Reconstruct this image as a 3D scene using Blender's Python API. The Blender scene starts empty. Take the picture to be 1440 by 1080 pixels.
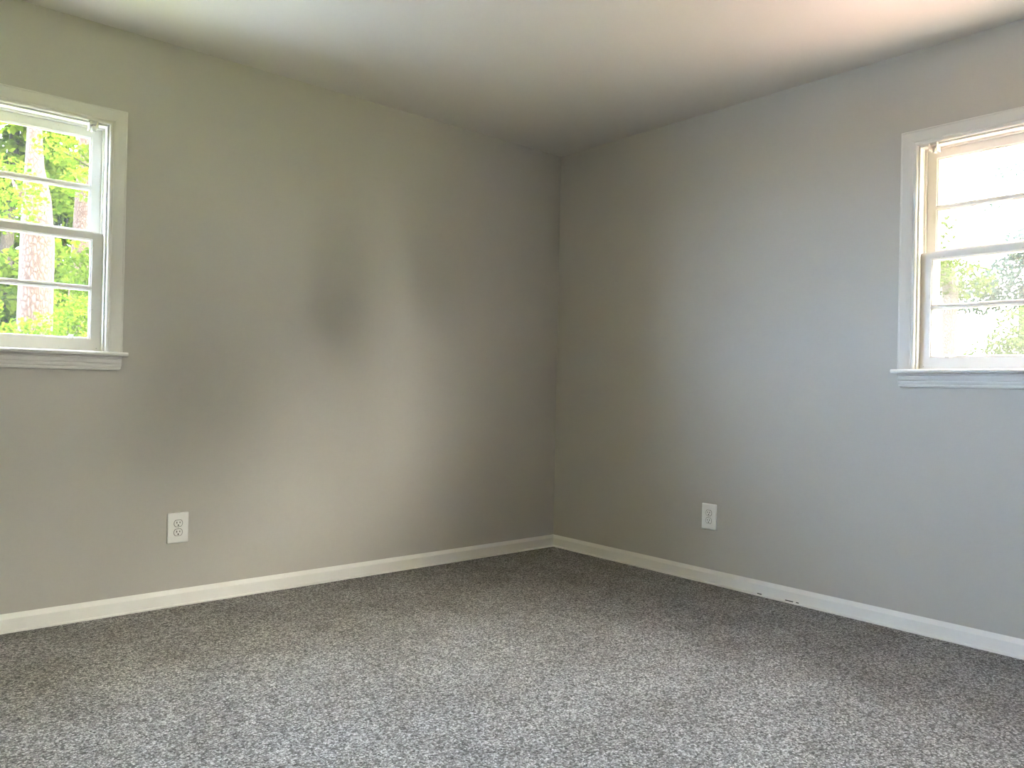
import bpy, math, random
from mathutils import Vector, Matrix

# ------------------------------------------------------------------ camera, sky, sun
scene = bpy.context.scene
COL = scene.collection
ROOM_H = 2.44
F_PX, YAW, PITCH, ROLL = 1106.95, 0.71039, 0.00505, 0.02121
CAM = (-3.4314, -3.5615, 0.9818)


def setup_camera():
    fw = Vector((math.sin(YAW) * math.cos(PITCH), math.cos(YAW) * math.cos(PITCH), math.sin(PITCH)))
    rt = Vector((math.cos(YAW), -math.sin(YAW), 0))
    up = rt.cross(fw)
    c, s = math.cos(ROLL), math.sin(ROLL)
    r2, u2 = c * rt + s * up, -s * rt + c * up
    m = Matrix(((r2.x, u2.x, -fw.x), (r2.y, u2.y, -fw.y), (r2.z, u2.z, -fw.z))).to_4x4()
    m.translation = Vector(CAM)
    cd = bpy.data.cameras.new('camera')
    cd.sensor_fit = 'HORIZONTAL'
    cd.sensor_width = 36
    cd.lens = F_PX / 1440 * 36
    cd.clip_start = 0.05
    cd.clip_end = 300
    co = bpy.data.objects.new('camera', cd)
    co.matrix_world = m
    COL.objects.link(co)
    scene.camera = co


setup_camera()

SKY = 46.0          # overall strength of the sky
SUN = 95.0          # strength of the sun
w = bpy.data.worlds.new('sky')
scene.world = w
w.use_nodes = True
nt = w.node_tree
nt.nodes.clear()
out = nt.nodes.new('ShaderNodeOutputWorld')
bg = nt.nodes.new('ShaderNodeBackground')
tc = nt.nodes.new('ShaderNodeTexCoord')
dot = nt.nodes.new('ShaderNodeVectorMath')
dot.operation = 'DOT_PRODUCT'
dot.inputs[1].default_value = Vector((0.46, -0.80, 0.42)).normalized()
ramp = nt.nodes.new('ShaderNodeValToRGB')
ramp.color_ramp.elements[0].position = 0.0
ramp.color_ramp.elements[0].color = (1.85, 2.55, 3.75, 1)
ramp.color_ramp.elements[1].position = 0.55
ramp.color_ramp.elements[1].color = (1.15, 1.10, 1.00, 1)
glow = ramp.color_ramp.elements.new(0.90)
glow.color = (1.4, 1.42, 1.45, 1)
glow = ramp.color_ramp.elements.new(0.985)
glow.color = (3.4, 3.2, 2.9, 1)
mr = nt.nodes.new('ShaderNodeMapRange')
mr.inputs['From Min'].default_value = -1
nt.links.new(tc.outputs['Generated'], dot.inputs[0])
nt.links.new(dot.outputs['Value'], mr.inputs['Value'])
nt.links.new(mr.outputs['Result'], ramp.inputs['Fac'])
nt.links.new(ramp.outputs['Color'], bg.inputs['Color'])
bg.inputs['Strength'].default_value = SKY
nt.links.new(bg.outputs['Background'], out.inputs['Surface'])

sd = bpy.data.lights.new('sun', 'SUN')
sd.energy = SUN
sd.angle = math.radians(1.0)
sd.color = (1.0, 0.95, 0.88)
so = bpy.data.objects.new('sun', sd)
sun_dir = Vector((math.cos(math.radians(64)) * 0.90, math.cos(math.radians(64)) * -0.43, math.sin(math.radians(64))))
so.rotation_euler = sun_dir.to_track_quat('Z', 'Y').to_euler()
so.location = (8, -4, 14)
COL.objects.link(so)

scene.view_settings.view_transform = 'Standard'
scene.view_settings.look = 'None'
scene.view_settings.exposure = 0.10
scene.view_settings.gamma = 1.0
scene.view_settings.use_curve_mapping = False
scene.cycles.max_bounces = 12
scene.cycles.diffuse_bounces = 8
scene.cycles.transparent_max_bounces = 16
scene.cycles.sample_clamp_indirect = 20


# ------------------------------------------------------------------ materials
class Mat:
    def __init__(self, name, color=(0.5, 0.5, 0.5), rough=0.5, spec=0.5):
        self.m = bpy.data.materials.new(name)
        self.m.use_nodes = True
        self.nt = self.m.node_tree
        self.b = self.nt.nodes['Principled BSDF']
        self.b.inputs['Base Color'].default_value = (*color, 1)
        self.b.inputs['Roughness'].default_value = rough
        self.b.inputs['Specular IOR Level'].default_value = spec
        self.tc = self.nt.nodes.new('ShaderNodeTexCoord')

    def n(self, t, **kw):
        x = self.nt.nodes.new(t)
        for k, v in kw.items():
            setattr(x, k, v)
        return x

    def l(self, a, b):
        self.nt.links.new(a, b)

    def noise(self, scale, detail=3.0, rough=0.5, stretch=None):
        t = self.n('ShaderNodeTexNoise')
        t.inputs['Scale'].default_value = scale
        t.inputs['Detail'].default_value = detail
        t.inputs['Roughness'].default_value = rough
        if stretch:
            mp = self.n('ShaderNodeMapping')
            mp.inputs['Scale'].default_value = stretch
            self.l(self.tc.outputs['Object'], mp.inputs['Vector'])
            self.l(mp.outputs['Vector'], t.inputs['Vector'])
        else:
            self.l(self.tc.outputs['Object'], t.inputs['Vector'])
        return t.outputs['Fac']

    def ramp(self, fac, stops):
        r = self.n('ShaderNodeValToRGB')
        e = r.color_ramp.elements
        while len(e) < len(stops):
            e.new(0.5)
        for el, (p, c) in zip(e, stops):
            el.position = p
            el.color = (*c, 1)
        self.l(fac, r.inputs['Fac'])
        return r.outputs['Color']

    def mix(self, a, b, fac=0.5, mode='MIX'):
        x = self.n('ShaderNodeMix', data_type='RGBA', blend_type=mode)
        if isinstance(fac, float):
            x.inputs[0].default_value = fac
        else:
            self.l(fac, x.inputs[0])
        self.l(a, x.inputs[6])
        self.l(b, x.inputs[7])
        return x.outputs[2]

    def color(self, c):
        self.l(c, self.b.inputs['Base Color'])

    def bump(self, h, strength, dist):
        x = self.n('ShaderNodeBump')
        x.inputs['Strength'].default_value = strength
        x.inputs['Distance'].default_value = dist
        self.l(h, x.inputs['Height'])
        self.l(x.outputs['Normal'], self.b.inputs['Normal'])
        return x


def paint(name, c, rough, var=0.03, bump_scale=140, bump=0.12):
    a = Mat(name, c, rough, 0.4)
    lo = tuple(v * (1 - var) for v in c)
    hi = tuple(min(1, v * (1 + var)) for v in c)
    a.color(a.ramp(a.noise(1.6, 4), [(0.3, lo), (0.7, hi)]))
    a.bump(a.noise(bump_scale, 3), bump, 0.001)
    return a


M = {}
M['wall'] = paint('greige_wall_paint', (0.485, 0.466, 0.425), 0.62).m
M['ceiling'] = paint('ceiling_paint', (0.72, 0.69, 0.65), 0.8, 0.015, 90, 0.2).m
M['trim'] = paint('white_trim_paint', (0.70, 0.685, 0.65), 0.32, 0.02, 60, 0.05).m
M['base'] = paint('white_baseboard_paint', (0.84, 0.83, 0.80), 0.3, 0.02, 60, 0.05).m
M['plastic'] = paint('white_outlet_plastic', (0.90, 0.90, 0.89), 0.3, 0.01, 30, 0.02).m
M['dark'] = Mat('dark_slot', (0.015, 0.014, 0.012), 0.8).m
M['gap'] = Mat('dark_gap_under_trim', (0.05, 0.045, 0.04), 0.9).m
M['metal'] = Mat('screw_painted_white', (0.7, 0.7, 0.68), 0.35).m

# worn white paint (sash and stops): chipped to grey wood in places
a = Mat('worn_white_sash_paint', (0.78, 0.77, 0.73), 0.4)
chips = a.ramp(a.noise(95, 6, 0.7), [(0.665, (0, 0, 0)), (0.69, (1, 1, 1))])
basec = a.ramp(a.noise(3, 4), [(0.3, (0.68, 0.665, 0.635)), (0.7, (0.73, 0.715, 0.685))])
wood = a.ramp(a.noise(200, 2), [(0.3, (0.22, 0.18, 0.15)), (0.7, (0.45, 0.40, 0.36))])
a.color(a.mix(basec, wood, chips))
a.bump(a.noise(95, 6, 0.7), 0.1, 0.001)
M['worn'] = a.m

a = Mat('clear_bracket_plastic', (0.85, 0.84, 0.80), 0.2)
a.b.inputs['Transmission Weight'].default_value = 0.35
M['bracket'] = a.m

# carpet: heather grey cut pile
a = Mat('grey_cut_pile_carpet', (0.3, 0.3, 0.3), 0.95, 0.1)
v = a.n('ShaderNodeTexVoronoi', feature='F1')
v.inputs['Scale'].default_value = 185
v.inputs['Randomness'].default_value = 1.0
warp = a.noise(120, 2)
add = a.n('ShaderNodeVectorMath', operation='ADD')
sc_ = a.n('ShaderNodeVectorMath', operation='SCALE')
sc_.inputs['Scale'].default_value = 0.012
cmb = a.n('ShaderNodeCombineXYZ')
a.l(warp, cmb.inputs[0])
a.l(a.noise(150, 2), cmb.inputs[1])
a.l(cmb.outputs[0], sc_.inputs[0])
a.l(a.tc.outputs['Object'], add.inputs[0])
a.l(sc_.outputs[0], add.inputs[1])
a.l(add.outputs[0], v.inputs['Vector'])
tuft = a.n('ShaderNodeSeparateColor')
a.l(v.outputs['Color'], tuft.inputs[0])
c1 = a.ramp(tuft.outputs[0], [(0.0, (0.12, 0.115, 0.11)), (0.5, (0.48, 0.465, 0.45)), (1.0, (0.98, 0.96, 0.94))])
crev = a.ramp(v.outputs['Distance'], [(0.15, (1, 1, 1)), (0.75, (0.36, 0.35, 0.34))])  # shade in the crevices between tufts, put into the colour
c2 = a.mix(c1, crev, 1.0, 'MULTIPLY')
lay = a.ramp(a.noise(3.6, 6, 0.68), [(0.38, (0.80, 0.78, 0.76)), (0.50, (0.95, 0.94, 0.935)), (0.60, (1.06, 1.06, 1.07))])
c3 = a.mix(c2, lay, 1.0, 'MULTIPLY')
fine = a.ramp(a.noise(420, 2, 0.7), [(0.3, (0.72, 0.72, 0.72)), (0.7, (1.0, 1.0, 1.0))])
a.color(a.mix(c3, fine, 1.0, 'MULTIPLY'))
inv = a.n('ShaderNodeMath', operation='MULTIPLY')
inv.inputs[1].default_value = -1.0
a.l(v.outputs['Distance'], inv.inputs[0])
a.bump(inv.outputs[0], 0.9, 0.006)
a.b.inputs['Sheen Weight'].default_value = 0.15
M['carpet'] = a.m

# window glass: clear, with a film of dust that scatters daylight


def glass(name, dust):
    a = Mat(name)
    nt = a.nt
    tr = a.n('ShaderNodeBsdfTransparent')
    tr.inputs['Color'].default_value = (0.96, 0.97, 0.96, 1)
    tl = a.n('ShaderNodeBsdfTranslucent')
    tl.inputs['Color'].default_value = (0.9, 0.9, 0.88, 1)
    gl = a.n('ShaderNodeBsdfGlossy')
    gl.inputs['Roughness'].default_value = 0.02
    m1 = a.n('ShaderNodeMixShader')
    m2 = a.n('ShaderNodeMixShader')
    dn = a.n('ShaderNodeMapRange')
    dn.inputs['To Min'].default_value = dust * 0.6
    dn.inputs['To Max'].default_value = dust * 1.4
    a.l(a.noise(9, 5, 0.6), dn.inputs['Value'])
    a.l(dn.outputs[0], m1.inputs[0])
    a.l(tr.outputs[0], m1.inputs[1])
    a.l(tl.outputs[0], m1.inputs[2])
    m2.inputs[0].default_value = 0.04
    a.l(m1.outputs[0], m2.inputs[1])
    a.l(gl.outputs[0], m2.inputs[2])
    o = [n for n in nt.nodes if n.type == 'OUTPUT_MATERIAL'][0]
    a.l(m2.outputs[0], o.inputs['Surface'])
    return a.m


M['glass_clean'] = glass('window_glass', 0.002)
M['glass_dusty'] = glass('dusty_window_glass', 0.009)

# outdoors
a = Mat('red_brick', (0.3, 0.12, 0.08), 0.9)
br = a.n('ShaderNodeTexBrick')
br.inputs['Scale'].default_value = 4.6
br.inputs['Color1'].default_value = (0.32, 0.13, 0.08, 1)
br.inputs['Color2'].default_value = (0.24, 0.09, 0.06, 1)
br.inputs['Mortar'].default_value = (0.42, 0.38, 0.33, 1)
a.l(a.tc.outputs['Object'], br.inputs['Vector'])
a.color(br.outputs['Color'])
M['brick'] = a.m
a = Mat('lawn_grass', (0.1, 0.16, 0.03), 0.9, 0.1)
a.color(a.ramp(a.noise(5, 6, 0.7), [(0.3, (0.17, 0.185, 0.05)), (0.7, (0.29, 0.315, 0.09))]))
M['lawn'] = a.m
a = Mat('pine_straw', (0.4, 0.2, 0.12), 0.95, 0.1)
a.color(a.ramp(a.noise(30, 6, 0.7), [(0.3, (0.25, 0.155, 0.125)), (0.7, (0.37, 0.255, 0.22))]))
M['straw'] = a.m
M['soffit'] = paint('white_soffit', (0.7, 0.69, 0.66), 0.6).m
a = Mat('shingles', (0.12, 0.11, 0.1), 0.95)
a.color(a.ramp(a.noise(25, 3), [(0.3, (0.08, 0.075, 0.07)), (0.7, (0.16, 0.15, 0.14))]))
M['shingle'] = a.m


def bark(name, lo, hi):
    a = Mat(name, lo, 0.95, 0.1)
    vo = a.n('ShaderNodeTexVoronoi', feature='DISTANCE_TO_EDGE')
    vo.inputs['Scale'].default_value = 24
    mp = a.n('ShaderNodeMapping')
    mp.inputs['Scale'].default_value = (1.0, 1.0, 0.45)
    a.l(a.tc.outputs['Object'], mp.inputs['Vector'])
    a.l(mp.outputs['Vector'], vo.inputs['Vector'])
    plates = a.ramp(vo.outputs['Distance'], [(0.0, tuple(x * 0.35 for x in lo)), (0.10, lo), (0.3, hi)])
    a.color(a.mix(plates, a.ramp(a.noise(22, 4), [(0.3, lo), (0.7, hi)]), 0.35))
    a.bump(vo.outputs['Distance'], 0.8, 0.03)
    return a.m


M['pine_bark'] = bark('pine_bark', (0.018, 0.011, 0.009), (0.042, 0.030, 0.027))
M['grey_bark'] = bark('grey_bark', (0.012, 0.010, 0.008), (0.022, 0.019, 0.016))


def leafmat(name, c1, c2, trans=0.5):
    a = Mat(name)
    rnd = a.n('ShaderNodeNewGeometry')
    col = a.ramp(rnd.outputs['Random Per Island'], [(0.0, c1), (1.0, c2)])
    df = a.n('ShaderNodeBsdfDiffuse')
    tl = a.n('ShaderNodeBsdfTranslucent')
    mx = a.n('ShaderNodeMixShader')
    mx.inputs[0].default_value = trans
    a.l(col, df.inputs['Color'])
    a.l(col, tl.inputs['Color'])
    a.l(df.outputs[0], mx.inputs[1])
    a.l(tl.outputs[0], mx.inputs[2])
    o = [n for n in a.nt.nodes if n.type == 'OUTPUT_MATERIAL'][0]
    a.l(mx.outputs[0], o.inputs['Surface'])
    return a.m


M['leaf_yellow'] = leafmat('yellow_green_leaves', (0.020, 0.042, 0.003), (0.044, 0.064, 0.006))
M['leaf_green'] = leafmat('fresh_green_leaves', (0.017, 0.032, 0.004), (0.045, 0.062, 0.007))
M['leaf_dark'] = leafmat('muted_green_leaves', (0.028, 0.046, 0.014), (0.055, 0.082, 0.030))  # muted green of the leaves themselves
M['needle'] = leafmat('blue_green_leaves', (0.009, 0.016, 0.014), (0.019, 0.028, 0.025))
M['leaf_back'] = leafmat('backlit_green_leaves', (0.010, 0.017, 0.004), (0.023, 0.030, 0.009))
M['pale_bark'] = bark('pale_pine_bark', (0.020, 0.015, 0.013), (0.030, 0.025, 0.023))


# ------------------------------------------------------------------ mesh helpers
class MB:
    """collects shapes, links them as ONE mesh object"""

    def __init__(self):
        self.v, self.f, self.mi = [], [], []

    def add(self, vs, fs, mi=0):
        o = len(self.v)
        self.v += [tuple(p) for p in vs]
        self.f += [tuple(i + o for i in f) for f in fs]
        self.mi += [mi] * len(fs)

    def box(self, x0, x1, y0, y1, z0, z1, mi=0):
        self.add([(x0, y0, z0), (x1, y0, z0), (x1, y1, z0), (x0, y1, z0),
                  (x0, y0, z1), (x1, y0, z1), (x1, y1, z1), (x0, y1, z1)],
                 [(0, 3, 2, 1), (4, 5, 6, 7), (0, 1, 5, 4), (1, 2, 6, 5), (2, 3, 7, 6), (3, 0, 4, 7)], mi)

    def loft(self, rings, closed=True, caps=True, mi=0):
        n = len(rings[0])
        vs = [p for r in rings for p in r]
        fs = []
        for i in range(len(rings) - 1):
            for j in range(n if closed else n - 1):
                k = (j + 1) % n
                fs.append((i * n + j, i * n + k, (i + 1) * n + k, (i + 1) * n + j))
        if caps:
            fs.append(tuple(range(n))[::-1])
            fs.append(tuple((len(rings) - 1) * n + j for j in range(n)))
        self.add(vs, fs, mi)

    def tube(self, pts, rads, n=10, mi=0, wob=0.0, rng=random):
        rings = []
        for i, p in enumerate(pts):
            p = Vector(p)
            d = (Vector(pts[min(i + 1, len(pts) - 1)]) - Vector(pts[max(i - 1, 0)])).normalized()
            u = d.orthogonal().normalized() if abs(d.z) < 0.9 else Vector((1, 0, 0)).cross(d).normalized()
            v_ = d.cross(u)
            ring = []
            for k in range(n):
                a_ = 2 * math.pi * k / n
                r = rads[i] * (1 + wob * (rng.random() - 0.5))
                ring.append(p + u * math.cos(a_) * r + v_ * math.sin(a_) * r)
            rings.append(ring)
        self.loft(rings, True, True, mi)

    def build(self, name, mats, parent=None, smooth=False, bevel=0.0, recalc=True):
        if not isinstance(mats, (list, tuple)):
            mats = [mats]
        me = bpy.data.meshes.new(name)
        off = Vector(ORIGIN[parent.name]) if parent else Vector((0, 0, 0))
        me.from_pydata([tuple(Vector(p) - off) for p in self.v], [], self.f)
        for m in mats:
            me.materials.append(m)
        me.polygons.foreach_set('material_index', self.mi)
        if smooth:
            me.polygons.foreach_set('use_smooth', [True] * len(self.f))
        me.update()
        if recalc:
            import bmesh
            bm = bmesh.new()
            bm.from_mesh(me)
            bmesh.ops.recalc_face_normals(bm, faces=bm.faces)
            bm.to_mesh(me)
            bm.free()
        o = bpy.data.objects.new(name, me)
        COL.objects.link(o)
        if parent:
            o.parent = parent
            ORIGIN[o.name] = tuple(off)
        else:
            ORIGIN[o.name] = (0, 0, 0)
        if bevel:
            b = o.modifiers.new('bevel', 'BEVEL')
            b.width = bevel
            b.segments = 2
            b.limit_method = 'ANGLE'
        return o


ORIGIN = {}


def empty(name, loc):
    o = bpy.data.objects.new(name, None)
    o.location = loc
    o.empty_display_size = 0.1
    COL.objects.link(o)
    ORIGIN[o.name] = tuple(loc)
    return o


def tag(o, label=None, cat=None, group=None, kind=None):
    for k, v_ in (('label', label), ('category', cat), ('group', group), ('kind', kind)):
        if v_:
            o[k] = v_
    return o


# ------------------------------------------------------------------ room shell
T = 0.25                       # wall thickness
XW, YW = -4.35, -4.35          # far ends of the room (behind the camera)
CAS = 0.067                    # casing width
W_LEFT = (-3.669, -2.525)      # outer edges of the casing of the left window, along x
W_RIGHT = (-3.238, -2.094)     # the same for the right window, along y
Z_BOT, Z_TOP = 1.095, 2.098    # stool top, top of the head casing


def wall_mesh(mapf, s0, s1, hole):
    """slab from o=0 (room face) to o=T with one window opening"""
    mb = MB()
    ss = [s0, hole[0], hole[1], s1]
    zs = [-0.9, hole[2], hole[3], ROOM_H]
    for oo, mi in ((0.0, 0), (T, 1)):
        for i in range(3):
            for j in range(3):
                if i == 1 and j == 1:
                    continue
                mb.add([mapf(ss[i], oo, zs[j]), mapf(ss[i + 1], oo, zs[j]), mapf(ss[i + 1], oo, zs[j + 1]), mapf(ss[i], oo, zs[j + 1])], [(0, 1, 2, 3)], mi)
    def quad(a_, b_, mi):
        mb.add([mapf(a_[0], 0, a_[1]), mapf(b_[0], 0, b_[1]), mapf(b_[0], T, b_[1]), mapf(a_[0], T, a_[1])], [(0, 1, 2, 3)], mi)
    for (pa, pb) in (((hole[0], hole[2]), (hole[1], hole[2])), ((hole[1], hole[2]), (hole[1], hole[3])),
                     ((hole[1], hole[3]), (hole[0], hole[3])), ((hole[0], hole[3]), (hole[0], hole[2]))):
        quad(pa, pb, 1)
    for (pa, pb) in (((s0, zs[0]), (s1, zs[0])), ((s1, zs[0]), (s1, zs[3])), ((s1, zs[3]), (s0, zs[3])), ((s0, zs[3]), (s0, zs[0]))):
        quad(pa, pb, 1)
    return mb


mapL = lambda s, o, z: (s, o, z)
mapR = lambda s, o, z: (o, s, z)
HOLE_D = 0.052                 # casing outer edge to rough opening
for nm, mp, s0, s1, W in (('wall_left', mapL, XW - T, T, W_LEFT), ('wall_right', mapR, YW - T, 0.0, W_RIGHT)):
    mb = wall_mesh(mp, s0, s1, (W[0] + HOLE_D, W[1] - HOLE_D, 1.078, Z_TOP - HOLE_D))
    o = mb.build(nm, [M['wall'], M['brick']])
    tag(o, kind='structure', label={'wall_left': 'greige painted wall with the left window', 'wall_right': 'greige painted wall with the right window'}[nm], cat='wall')
mb = MB(); mb.box(XW - T, T, YW - T, YW, -0.9, ROOM_H)
tag(mb.build('wall_back', M['wall']), kind='structure', label='painted wall behind the viewer', cat='wall')
mb = MB(); mb.box(XW - T, XW, YW, 0, -0.9, ROOM_H)
tag(mb.build('wall_side', M['wall']), kind='structure', label='painted side wall behind the viewer', cat='wall')
mb = MB(); mb.box(XW, 0, YW, 0, -0.12, 0.0)
tag(mb.build('floor', M['carpet']), kind='structure', label='heather grey wall to wall cut pile carpet', cat='floor')
mb = MB(); mb.box(XW - T, T, YW - T, T, ROOM_H, ROOM_H + 0.05)
tag(mb.build('ceiling', M['ceiling']), kind='structure', label='smooth off white painted ceiling', cat='ceiling')
mb = MB(); e = 0.80; mb.box(XW - e, e, YW - e, e, ROOM_H + 0.05, ROOM_H + 0.22)
tag(mb.build('roof_eave', [M['soffit']]), kind='structure', label='white boxed eave over the windows outside', cat='roof')


# baseboards: profile (height, depth), swept along the wall, mitred into the corner
BB = [(0.0, 0.0), (0.0, 0.0235), (0.0055, 0.0235), (0.0095, 0.0170), (0.053, 0.0165), (0.0710, 0.0010), (0.071, 0.0)]


def baseboard(name, mp, s_end):
    mb = MB()
    rings = [[mp(-d, -d, h) for h, d in BB]]
    rings += [[mp(s_end, -d, h) for h, d in BB]]
    mb.loft(rings)
    return mb.build(name, M['base'])


bl = tag(baseboard('baseboard_left', mapL, XW), kind='structure', label='white baseboard along the left wall', cat='baseboard')
brd = tag(baseboard('baseboard_right', mapR, YW), kind='structure', label='white baseboard along the right wall', cat='baseboard')
mb = MB(); mb.box(XW, 0 - 0.02, YW, YW + 0.013, 0, 0.071)
tag(mb.build('baseboard_back', M['base']), kind='structure', label='white baseboard behind the viewer', cat='baseboard')
mb = MB(); mb.box(XW, XW + 0.013, YW + 0.013, -0.02, 0, 0.071)
tag(mb.build('baseboard_side', M['base']), kind='structure', label='white baseboard on the side wall behind the viewer', cat='baseboard')
# a few dark gaps between the right baseboard and its bottom bead
for (ya, yb) in ((-1.452, -1.475), (-1.600, -1.640), (-1.655, -1.668)):
    mb = MB()
    mb.box(-0.0195, -0.0168, min(ya, yb), max(ya, yb), 0.0085, 0.0125)
    tag(mb.build('gap', M['gap'], brd, recalc=False), label='dark gap under the baseboard')


# ------------------------------------------------------------------ windows
def make_window(name, mp, W, glass_mat, label):
    s0, s1 = W
    root = empty(name, mp((s0 + s1) / 2, 0, 1.02))
    tag(root, label, 'window', kind='structure')

    def sb(mb, a0, a1, o0, o1, z0, z1, mi=0):
        p, q = mp(a0, o0, z0), mp(a1, o1, z1)
        mb.box(min(p[0], q[0]), max(p[0], q[0]), min(p[1], q[1]), max(p[1], q[1]), z0, z1, mi)

    # casing, mitred at the upper corners; (u inward, thickness into the room)
    prof = [(0.0, 0.0), (0.0, 0.0155), (0.0022, 0.0185), (0.0055, 0.0185), (0.008, 0.0165), (0.030, 0.0150), (0.046, 0.0118),
            (0.0485, 0.0100), (0.052, 0.0100), (0.0545, 0.0128), (0.0585, 0.0142), (0.0635, 0.0134), (0.067, 0.0100), (0.067, 0.0)]
    mb = MB()
    path = [lambda u: (s0 + u, Z_BOT), lambda u: (s0 + u, Z_TOP - u), lambda u: (s1 - u, Z_TOP - u), lambda u: (s1 - u, Z_BOT)]
    mb.loft([[mp(f(u)[0], -d, f(u)[1]) for u, d in prof] for f in path])
    mb.build('casing', M['trim'], root)

    # jambs, head and sloping outer sill
    J = 0.070
    mb = MB()
    sb(mb, s0 + HOLE_D, s0 + J, 0.0, T - 0.02, Z_BOT - 0.015, Z_TOP - J)
    sb(mb, s1 - HOLE_D, s1 - J, 0.0, T - 0.02, Z_BOT - 0.015, Z_TOP - J)
    sb(mb, s0 + HOLE_D, s1 - HOLE_D, 0.0, T - 0.02, Z_TOP - J, Z_TOP - HOLE_D)
    mb.build('jamb', M['worn'], root)
    mb = MB()
    a0, a1 = s0 + J, s1 - J
    mb.loft([[mp(s, 0.050, 1.078), mp(s, 0.050, 1.096), mp(s, 0.30, 1.062), mp(s, 0.30, 1.030), mp(s, 0.251, 1.030), mp(s, 0.251, 1.066)] for s in (a0, a1)])
    mb.build('outer_sill', M['soffit'], root)
    # inside stops and parting beads
    mb = MB()
    for (x0, x1) in ((s0 + CAS, s0 + 0.0755), (s1 - 0.0755, s1 - CAS)):
        sb(mb, x0, x1, -0.004, 0.019, Z_BOT, Z_TOP - CAS)
    sb(mb, s0 + 0.0755, s1 - 0.0755, -0.004, 0.019, Z_TOP - 0.0755, Z_TOP - CAS)
    mb.build('stop', M['trim'], root, bevel=0.0015)
    mb = MB()
    for (x0, x1) in ((s0 + J, s0 + 0.079), (s1 - 0.079, s1 - J)):
        sb(mb, x0, x1, 0.052, 0.060, Z_BOT, Z_TOP - J)
    sb(mb, s0 + 0.079, s1 - 0.079, 0.052, 0.060, Z_TOP - 0.079, Z_TOP - J)
    mb.build('parting_bead', M['worn'], root, bevel=0.001)

    # stool with rounded nose and horns; apron with ribs and returned ends
    h = 0.014
    nose = [(0.019, 1.078), (-0.046, 1.078), (-0.050, 1.0805), (-0.0515, 1.0850), (-0.0515, 1.0885), (-0.049, 1.0930), (-0.045, 1.095), (0.019, 1.095)]
    mb = MB()
    mb.loft([[mp(s, min(oo, 0.0) if wide else oo, z) for oo, z in nose] for s, wide in ((s0 - h, 1), (s0 + 0.0705, 1))])
    mb.loft([[mp(s, oo, z) for oo, z in nose] for s in (s0 + 0.0705, s1 - 0.0705)])
    mb.loft([[mp(s, min(oo, 0.0), z) for oo, z in nose] for s in (s1 - 0.0705, s1 + h)])
    mb.build('stool', M['trim'], root)
    ap = [(1.0195, 0.0), (1.0195, 0.0105), (1.0215, 0.0130), (1.0270, 0.0140), (1.0305, 0.0125), (1.0315, 0.0105), (1.034, 0.0105), (1.0355, 0.0135),
          (1.0420, 0.0150), (1.0460, 0.0145), (1.0475, 0.0125), (1.0495, 0.0125), (1.0510, 0.0155), (1.0580, 0.0170), (1.0640, 0.0175), (1.0655, 0.0155),
          (1.0675, 0.0155), (1.0690, 0.0180), (1.0780, 0.0185), (1.0780, 0.0)]

    def inset(z):
        t = max(0.0, (1.042 - z) / 0.0225)
        return 0.011 * (1 - math.sqrt(max(0, 1 - t * t))) + 0.001
    mb = MB()
    mb.loft([[mp(s0 + 0.002 + inset(z), -d, z) for z, d in ap], [mp(s1 - 0.002 - inset(z), -d, z) for z, d in ap]])
    mb.build('apron', M['trim'], root)

    # sashes
    def sash(nm, o0, z0, z1, rails, mat):
        """frame with 45 degree putty bevels around each light; rails = list of (z_low, z_high) lights at the glass line"""
        th = 0.030
        x0, x1 = s0 + 0.0712, s1 - 0.0712
        gx0, gx1 = s0 + 0.1225, s1 - 0.1225
        bv = 0.0075
        mb = MB()
        lights = [(gx0, gx1, a_, b_) for a_, b_ in rails]
        # front and back skins between the lights
        zs = [z0]
        for a_, b_ in rails:
            zs += [a_, b_]
        zs.append(z1)
        for face, oo in (('f', o0), ('b', o0 + th)):
            g = bv
            cur = z0
            for a_, b_ in rails + [(z1 + g, None)]:
                mb.add([mp(x0, oo, cur), mp(x1, oo, cur), mp(x1, oo, a_ - g), mp(x0, oo, a_ - g)], [(0, 1, 2, 3)])
                if b_ is None:
                    break
                mb.add([mp(x0, oo, a_ - g), mp(gx0 - g, oo, a_ - g), mp(gx0 - g, oo, b_ + g), mp(x0, oo, b_ + g)], [(0, 1, 2, 3)])
                mb.add([mp(gx1 + g, oo, a_ - g), mp(x1, oo, a_ - g), mp(x1, oo, b_ + g), mp(gx1 + g, oo, b_ + g)], [(0, 1, 2, 3)])
                cur = b_ + g
        for (p, q) in (((x0, z0), (x1, z0)), ((x1, z0), (x1, z1)), ((x1, z1), (x0, z1)), ((x0, z1), (x0, z0))):
            mb.add([mp(p[0], o0, p[1]), mp(q[0], o0, q[1]), mp(q[0], o0 + th, q[1]), mp(p[0], o0 + th, p[1])], [(0, 1, 2, 3)])
        # moulded bevels: small fillet, then slope down to the glass
        steps = [(bv, 0.0), (bv - 0.0004, 0.0015), (0.0035, 0.0030), (0.0008, 0.0045), (0.0, 0.0060), (0.0, 0.0090), (bv, 0.0200), (bv, th)]
        for (a0_, a1_, b0_, b1_) in lights:
            rings = [[mp(a0_ - g, o0 + d, b0_ - g), mp(a1_ + g, o0 + d, b0_ - g), mp(a1_ + g, o0 + d, b1_ + g), mp(a0_ - g, o0 + d, b1_ + g)] for g, d in steps]
            mb.loft(rings, True, False)
        so_ = mb.build(nm, mat, root)
        gm = MB()
        for (a0_, a1_, b0_, b1_) in lights:
            sb(gm, a0_ - 0.001, a1_ + 0.001, o0 + 0.0062, o0 + 0.0088, b0_ - 0.001, b1_ + 0.001)
        gm.build('glass', glass_mat, so_)
        return so_
    ls = sash('lower_sash', 0.020, 1.0965, 1.583, [(1.1525, 1.3425), (1.3655, 1.549)], M['worn'])
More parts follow.
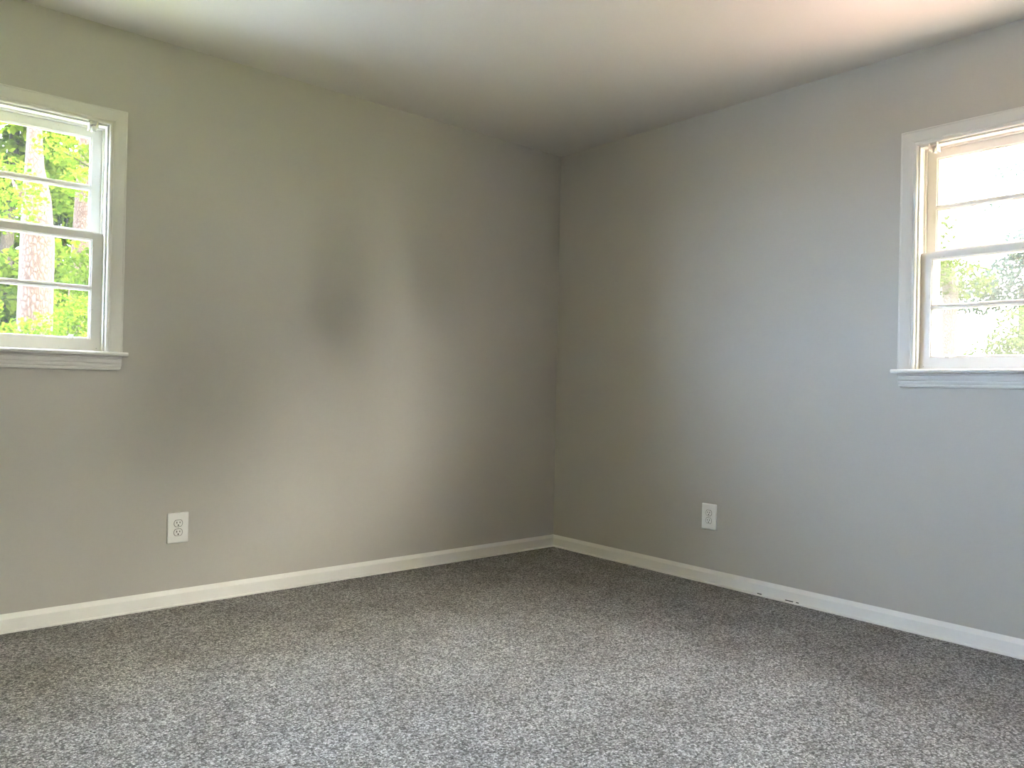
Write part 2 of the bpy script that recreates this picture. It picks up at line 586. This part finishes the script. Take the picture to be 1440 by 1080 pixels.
    us = sash('upper_sash', 0.062, 1.557, Z_TOP - 0.0705, [(1.600, 1.7615), (1.7870, 1.977)], M['worn'])
    # finger lift on the bottom rail
    for c in (s1 - 0.186,):
        mb = MB()
        mb.loft([[mp(c + dx * k, 0.0195, 1.1425), mp(c + dx * k, 0.015, 1.1425), mp(c + dx * k * 0.9, 0.013, 1.155), mp(c + dx * k * 0.85, 0.009, 1.1585), mp(c + dx * k * 0.85, 0.0105, 1.161), mp(c + dx * k * 0.9, 0.017, 1.159), mp(c + dx * k, 0.0195, 1.150)] for dx, k in ((-0.0095, 1), (0.0095, 1))])
        mb.build('sash_lift', M['bracket'], ls)
    # nail heads in the lower rail
    for (c, z) in ((s1 - 0.092, 1.108),):
        mb = MB(); mb.tube([mp(c, 0.0202, z), mp(c, 0.0190, z)], [0.0014, 0.0014], 8)
        mb.build('nail_hole', M['gap'], ls)
    # shade bracket in the upper corner: top plate, cheeks and hooked lip
    c0, c1 = s1 - 0.145, s1 - 0.112
    mb = MB()
    zt = Z_TOP - CAS - 0.0002
    sb(mb, c0, c1, -0.022, 0.018, zt - 0.0020, zt)
    sb(mb, c0, c0 + 0.002, -0.022, 0.018, zt - 0.036, zt)
    sb(mb, c1 - 0.002, c1, -0.022, 0.018, zt - 0.030, zt)
    sb(mb, c0, c1, 0.0165, 0.0185, zt - 0.034, zt)
    sb(mb, c0 + 0.006, c1 - 0.006, -0.022, -0.0205, zt - 0.010, zt)
    sb(mb, c0 + 0.012, c0 + 0.016, -0.010, 0.010, zt - 0.040, zt - 0.012)
    mb.build('shade_bracket', M['bracket'], root, bevel=0.0006)
    return root


make_window('window_1', mapL, W_LEFT, M['glass_clean'], 'white double hung window with trees behind it, on the left wall')
make_window('window_2', mapR, W_RIGHT, M['glass_dusty'], 'white double hung window with bright hazy sky, on the right wall')


# ------------------------------------------------------------------ wall outlets
def rrect(w_, h_, r, n=5):
    pts = []
    for cx, cy, a0 in ((w_ / 2 - r, h_ / 2 - r, 0), (-w_ / 2 + r, h_ / 2 - r, 90), (-w_ / 2 + r, -h_ / 2 + r, 180), (w_ / 2 - r, -h_ / 2 + r, 270)):
        for i in range(n + 1):
            t = math.radians(a0 + 90 * i / n)
            pts.append((cx + r * math.cos(t), cy + r * math.sin(t)))
    return pts


def make_outlet(mp, s, z, label):
    root = empty('wall_outlet', mp(s, 0, z - 0.0665))
    tag(root, label, 'outlet', 'duplex outlets on the walls')
    w_, h_ = 0.089, 0.133
    mb = MB()
    rings = []
    for (k, d) in ((0.0, 0.0), (0.0, 0.0035), (0.0018, 0.0058), (0.0045, 0.0068), (0.010, 0.0072)):
        rings.append([mp(s + x, -d, z + y) for x, y in rrect(w_ - 2 * k, h_ - 2 * k, 0.004)])
    mb.loft(rings)
    mb.build('cover_plate', M['plastic'], root)
    for dz in (0.0197, -0.0197):
        # recessed dark line around the face, then the face itself
        face = []
        for i in range(40):
            t = 2 * math.pi * i / 40
            x, y = 0.0172 * math.cos(t), 0.0172 * math.sin(t)
            face.append((x, max(-0.0142, min(0.0142, y))))
        ring = MB()
        ring.loft([[mp(s + x * 1.10, -0.0070, z + dz + y * 1.10) for x, y in face], [mp(s + x * 1.10, -0.00745, z + dz + y * 1.10) for x, y in face]])
        mb = MB()
        mb.loft([[mp(s + x * k, -d, z + dz + y * k) for x, y in face] for k, d in ((1, 0.0070), (1, 0.0082), (0.96, 0.0088))])
        rc = mb.build('receptacle', M['plastic'], root)
        ring.build('recess', M['gap'], rc)
        for sx, hh in ((-0.0064, 0.0080), (0.0064, 0.0064)):
            q = MB()
            p0, p1 = mp(s + sx - 0.0016, -0.0093, 0), mp(s + sx + 0.0016, -0.0086, 0)
            q.box(min(p0[0], p1[0]), max(p0[0], p1[0]), min(p0[1], p1[1]), max(p0[1], p1[1]), z + dz + 0.0035 - hh / 2, z + dz + 0.0035 + hh / 2)
            q.build('slot', M['dark'], rc)
        q = MB()
        q.tube([mp(s, -0.0086, z + dz - 0.0078), mp(s, -0.0093, z + dz - 0.0078)], [0.0031, 0.0031], 12)
        q.build('ground_hole', M['dark'], rc)
    q = MB()
    q.loft([[mp(s + 0.0031 * k * math.cos(t), -d, z + 0.0031 * k * math.sin(t)) for t in [2 * math.pi * i / 14 for i in range(14)]] for k, d in ((1, 0.0068), (1, 0.0079), (0.6, 0.0084))])
    q.build('screw', M['metal'], root)
    return root


make_outlet(mapL, -2.281, 0.3397, 'white duplex outlet low on the left wall below the window')
make_outlet(mapR, -1.156, 0.3402, 'shaded white duplex outlet low on the right wall near the corner')


# ------------------------------------------------------------------ outdoors
GZ = -0.75
mb = MB(); mb.box(-60, 80, -60, 80, GZ - 0.3, GZ)
tag(mb.build('ground_lawn', M['lawn']), kind='structure', label='sunlit green lawn outside', cat='ground')
mb = MB()
mb.loft([[(x, y, zz) for x, y in ((0.30, -7), (0.30, 0.30), (0.6, 1.8), (3.4, 2.6), (5.4, 0.6), (5.9, -2.6), (5.2, -5.5), (3.0, -7.4))] for zz in (GZ, GZ + 0.03)])
tag(mb.build('pine_straw_bed', M['straw']), kind='structure', label='reddish pine straw bed beside the house', cat='ground')

mb = MB(); mb.box(-26, -4.9, 1.4, 18, GZ, GZ + 0.04)  # unseen slab added to bounce cool light onto the right wall
a = Mat('blue_grey_reflector', (0.5, 0.52, 0.54), 0.9)
a.color(a.ramp(a.noise(3, 5), [(0.3, (0.38, 0.46, 0.58)), (0.7, (0.46, 0.55, 0.68))]))
tag(mb.build('reflector', a.m), kind='structure', label='added unseen blue grey driveway left of the grove outside', cat='reflector')

STAR = [(0, -0.5), (0.18, -0.22), (0.5, -0.28), (0.36, 0.02), (0.46, 0.30), (0.16, 0.24), (0, 0.55), (-0.16, 0.24), (-0.46, 0.30), (-0.36, 0.02), (-0.5, -0.28), (-0.18, -0.22)]
OVAL = [(0, -0.5), (0.26, -0.15), (0.22, 0.2), (0, 0.5), (-0.22, 0.2), (-0.26, -0.15)]


def foliage(mb, rng, clumps, n, size, shape):
    """leaves scattered through clumps (centre, radii)"""
    wts = [c[1][0] * c[1][1] * c[1][2] for c in clumps]
    tot = sum(wts)
    for (c, r), wt in zip(clumps, wts):
        for _ in range(int(n * wt / tot)):
            while True:
                p = Vector((rng.uniform(-1, 1), rng.uniform(-1, 1), rng.uniform(-1, 1)))
                if p.length < 1 and rng.random() < 0.25 + p.length:
                    break
            pos = Vector((c[0] + p.x * r[0], c[1] + p.y * r[1], c[2] + p.z * r[2]))
            nrm = Vector((rng.gauss(0, 0.6), rng.gauss(0, 0.6), rng.gauss(0.5, 0.6))).normalized()
            u = nrm.orthogonal().normalized()
            v_ = nrm.cross(u)
            a_ = rng.uniform(0, 6.283)
            u, v_ = u * math.cos(a_) + v_ * math.sin(a_), v_ * math.cos(a_) - u * math.sin(a_)
            sz = size * rng.uniform(0.65, 1.3)
            fold = nrm * sz * 0.12
            mb.add([pos + u * x * sz + v_ * y * sz + fold * abs(x) * 2 for x, y in shape], [tuple(range(len(shape)))])


def tree(name, x, y, label, cat, trunk, crown, n, size, leaf, seed, bk='grey_bark', shape=STAR, branches=6, group=None, limbs=(), low=0.5):
    """trunk = list of (dx, dy, z above ground, radius); crown = clumps relative to the base"""
    rng = random.Random(seed)
    root = empty(name, (x, y, GZ))
    tag(root, label, cat, group)
    mb = MB()
    pts = [(x + a_, y + b_, GZ + c_ - (0.1 if c_ == 0 else 0)) for a_, b_, c_, r in trunk]
    mb.tube(pts, [r for *_, r in trunk], 14, wob=0.10, rng=rng)
    tops = [p for p in pts[1:]]
    for k in range(branches):
        cl = crown[k % len(crown)]
        i = rng.randrange(min(len(tops) - 1, max(1, int(len(tops) * low))), len(tops))
        st = Vector(tops[i - 1 if i else 0])
        en = Vector((x + cl[0][0], y + cl[0][1], GZ + cl[0][2]))
        mid = (st + en) / 2 + Vector((rng.uniform(-.2, .2), rng.uniform(-.2, .2), rng.uniform(0, .3)))
        r0 = trunk[-1][3] * 0.6 + 0.012
        mb.tube([st, mid, en], [r0, r0 * 0.6, r0 * 0.25], 7)
    for lp, lr in limbs:
        mb.tube([(x + p[0], y + p[1], GZ + p[2]) for p in lp], lr, 8)
    mb.build('trunk' if cat == 'tree' else 'stem', M[bk], root, smooth=True)
    fb = MB()
    foliage(fb, rng, [((x + c[0], y + c[1], GZ + c[2]), r) for c, r in crown], n, size, shape)
    fb.build('foliage', M[leaf], root, recalc=False)
    return root


def blob(rng, n, rad, z0, z1, r):
    return [((rng.uniform(-rad, rad), rng.uniform(-rad, rad), rng.uniform(z0, z1)), (r * rng.uniform(.7, 1.2), r * rng.uniform(.7, 1.2), r * rng.uniform(.55, .9))) for _ in range(n)]


R0 = random.Random(4)
# --- seen through the left window
tree('pine_tree', -1.34, 9.0, 'large pine with pinkish plated bark and a bowed trunk, outside the left window', 'tree',
     [(-0.04, 0, 0, 0.25), (-0.02, 0, 2.6, 0.215), (0.0, 0, 3.6, 0.205), (-0.02, 0, 4.2, 0.175), (-0.06, 0, 4.65, 0.12), (-0.07, 0, 5.2, 0.085), (-0.12, 0.1, 7.0, 0.075), (0.1, 0.2, 12.0, 0.05)],
     blob(R0, 7, 1.3, 9.0, 12.0, 1.2), 4200, 0.13, 'leaf_dark', 11, 'pine_bark', OVAL, 7, low=0.9,
     limbs=[(((-0.08, 0, 4.05), (-0.26, 0, 4.30), (-0.40, 0.0, 4.55), (-0.75, 0, 4.75)), (0.05, 0.045, 0.035, 0.02))])
tree('pine_tree', 0.87, 17.2, 'thinner pine trunk further back, at the right edge of the left window', 'tree',
     [(0, 0, 0, 0.26), (0.02, 0, 4, 0.22), (0.15, 0, 8, 0.18), (0.1, 0, 14, 0.10)],
     blob(R0, 6, 0.6, 11.5, 13.8, 0.65), 2600, 0.16, 'leaf_dark', 12, 'pine_bark', OVAL, 6, low=0.9)
tree('maple_sapling', -1.23, 6.5, 'young maple with large yellow green leaves, in front of the pine outside', 'tree',
     [(0.85, 0, 0, 0.045), (0.85, 0.05, 2, 0.035), (0.75, 0.1, 3.4, 0.025), (0.45, 0.1, 4.5, 0.012)],
     [((0.51, 0.0, 4.65), (0.50, 0.45, 0.40)), ((-0.35, 0.1, 4.35), (0.30, 0.35, 0.16)), ((0.02, -0.1, 3.95), (0.38, 0.45, 0.20)), ((0.70, 0.2, 3.6), (0.42, 0.45, 0.32)), ((-0.85, 0.2, 3.75), (0.45, 0.45, 0.45)), ((-0.05, 0, 3.32), (0.18, 0.25, 0.10)), ((-1.2, 0.2, 4.7), (0.5, 0.5, 0.45))],
     3400, 0.055, 'leaf_yellow', 13, branches=2, low=0.9)
for i, (x, y) in enumerate(((-2.50, 7.75), (-1.62, 7.6), (-0.74, 7.7))):
    tree('shrub', x, y, ['bright shrub left of the pine foot, nearest the left window', 'bright yellow green shrub hiding the foot of the pine', 'bright shrub just right of the pine foot, at the bottom of the left window'][i], 'shrub',
         [(0, 0, 0, 0.03), (0, 0, 0.8, 0.025), (0.03, 0, 1.3, 0.015)], [((0, 0, 0.7), (0.39, 0.38, 0.5)), ((0.03, 0, 1.5), (0.37, 0.38, 0.5)), ((-0.10, 0, 2.05), (0.31, 0.33, 0.42)), ((0.13, 0, 2.15), (0.28, 0.3, 0.42))], 3600, 0.05, 'leaf_yellow', 25 + i, branches=4, group='undergrowth behind the left window')
tree('maple_tree', 1.12, 13.75, 'fresh green maple with layered leaves, right of the pine outside the left window', 'tree',
     [(0, 0, 0, 0.12), (0.1, 0, 3, 0.10), (-0.1, 0, 6, 0.07), (0.1, 0, 8, 0.04)],
     blob(R0, 18, 1.1, 3.2, 8.2, 0.72), 17000, 0.085, 'leaf_green', 14, branches=5)
tree('maple_tree', -3.9, 13.8, 'green maple standing left of the large pine outside', 'tree',
     [(0, 0, 0, 0.12), (0.1, 0, 3, 0.10), (-0.1, 0, 6, 0.07), (0.1, 0, 8, 0.04)],
     blob(R0, 14, 1.5, 3.0, 7.4, 0.9), 12000, 0.08, 'leaf_green', 15, branches=10)
for i, (x, y, s_, lf) in enumerate(((-2.05, 10.7, 1.0, 'leaf_yellow'), (-0.40, 10.7, 1.0, 'leaf_yellow'), (1.25, 10.7, 1.1, 'leaf_yellow'), (3.2, 10.8, 1.0, 'leaf_green'), (-3.8, 10.7, 1.0, 'leaf_yellow'))):
    tree('shrub', x, y, ['bright yellow green shrub directly behind the foot of the pine', 'bright shrub right of the pine, low in the left window',
                         'yellow green shrub right of the left window view', 'green shrub far right in the undergrowth outside', 'yellow green shrub left of the pine'][i], 'shrub',
         [(0, 0, 0, 0.04), (0, 0, 0.8, 0.03), (0.05, 0, 1.4, 0.02)], blob(R0, 12, 0.36, 0.5, 3.0 * s_, 0.37), 4200, 0.06, lf, 30 + i, branches=5, group='undergrowth behind the left window')
for i, (x, y) in enumerate(((-5.0, 21.5), (-0.1, 21), (4.9, 21.5), (9.9, 21), (2.2, 28), (7.3, 28))):
    tree('broadleaf_tree', x, y, ['tall green tree far back left of the pine outside', 'tall green tree far back behind the pine', 'tall tree far back in the right half of the left window view',
                                  'tall tree far back, right of the left window view', 'most distant green tree behind the pine', 'distant green tree at the far right of the grove'][i], 'tree',
         [(0, 0, 0, 0.2), (0, 0, 4, 0.17), (0.2, 0, 9, 0.1)], blob(R0, 28, 1.25, 1.8, 10.5, 0.98), 12000, 0.24, 'leaf_green', 50 + i, shape=OVAL, branches=8, group='trees behind the left window')
# --- seen through the right window
tree('broadleaf_tree', 8.6, 2.45, 'slim tree with yellow green leaves at the left edge of the right window', 'tree',
     [(0, 0, 0, 0.07), (0, 0, 2.5, 0.06), (-0.1, 0, 5, 0.03)],
     [((0, -1.38, 4.15), (0.35, 0.24, 0.30)), ((0.1, -1.50, 3.62), (0.4, 0.34, 0.24)), ((0, -0.55, 4.9), (0.6, 0.34, 0.8)), ((0, 0.3, 3.9), (0.5, 0.5, 0.6)), ((0, -0.55, 3.4), (0.4, 0.42, 0.9))],
     4200, 0.06, 'leaf_back', 71, branches=5)
tree('pine_tree', 13.5, 2.74, 'pale pine trunk in the haze, left side of the right window', 'tree',
     [(0, 0, 0, 0.2), (0, 0, 2.5, 0.17), (0.1, 0, 4.0, 0.15), (0.3, 0.5, 5.4, 0.10)],
     [((0.2, 0.7, 4.4), (0.8, 0.7, 0.5)), ((0.3, -0.1, 4.1), (0.7, 0.7, 0.42)), ((0.2, 1.3, 5.2), (0.8, 0.8, 0.8))],
     3800, 0.08, 'leaf_back', 72, 'pale_bark', branches=0)
tree('broadleaf_tree', 16.8, 2.95, 'blue green hazy tree in the right half of the right window', 'tree',
     [(0, -0.6, 0, 0.14), (0, -0.6, 2.5, 0.12), (0.1, -0.5, 4.3, 0.06)],
     [((0, 0.4, 4.1), (1.0, 0.6, 0.5)), ((0, -0.7, 4.3), (1.2, 1.1, 0.75)), ((0, -0.9, 5.1), (1.0, 0.8, 0.5)), ((0, 1.0, 4.35), (0.5, 0.35, 0.25)), ((0, -2.4, 4.6), (1.2, 1.2, 0.9)), ((0, 0.2, 6.2), (0.5, 0.35, 0.12)), ((0, -0.4, 6.9), (0.5, 0.5, 0.15))],
     12000, 0.08, 'needle', 73, branches=0)
tree('shrub', 12.0, 1.0, 'rounded green shrub low in the right window', 'shrub',
     [(0, 0, 0, 0.06), (0, 0, 1.4, 0.05), (0, 0, 2.2, 0.02)],
     [((0, 0.1, 2.2), (1.0, 0.85, 0.75)), ((0, -0.3, 2.75), (0.9, 0.8, 0.62)), ((0.1, 0.2, 1.1), (1.1, 1.1, 0.9)), ((0.1, -1.5, 1.9), (1.1, 1.1, 1.2))],
     16000, 0.065, 'leaf_back', 74, branches=0)
# tree line south-east of the house; unseen back row added to block light gaps
for i, (x, y, hh) in enumerate(((3.8, -24.0, 4.4), (8.3, -23.2, 5.0), (12.8, -22.4, 7.2), (17.3, -20.8, 10.2), (21.5, -17.3, 11.5), (24.8, -12.8, 11.5),
                               (10.4, -28.3, 7.4), (15.2, -27.4, 9.2), (20.4, -25.8, 13.0), (26.0, -22.0, 14.0), (29.6, -16.5, 14.0))):
    tree('broadleaf_tree', x, y, ['lowest tree at the far end of the tree line beside the lawn', 'second lowest tree of the tree line beside the lawn', 'middle sized tree of the tree line beside the lawn',
                                  'tall tree in the middle of the tree line beside the lawn', 'tall tree next to the last of the tree line beside the lawn', 'last tall tree of the tree line, nearest the house',
                                  'added low tree at the far end of the back row behind the tree line', 'added medium tree in the back row behind the tree line', 'added tall tree at the centre of the back row behind the tree line',
                                  'added tall tree next to the last in the back row behind the tree line', 'added last tall tree in the back row, nearest the house'][i], 'tree',
         [(0, 0, 0, 0.2), (0, 0, 3, 0.15), (0.2, 0, 5, 0.08)], blob(R0, 44, 1.25, 1.0, hh, 0.95), 7500, 0.44, 'leaf_green', 80 + i, shape=OVAL, branches=6, group='tree line beside the lawn' if i < 6 else 'added back row behind the tree line')
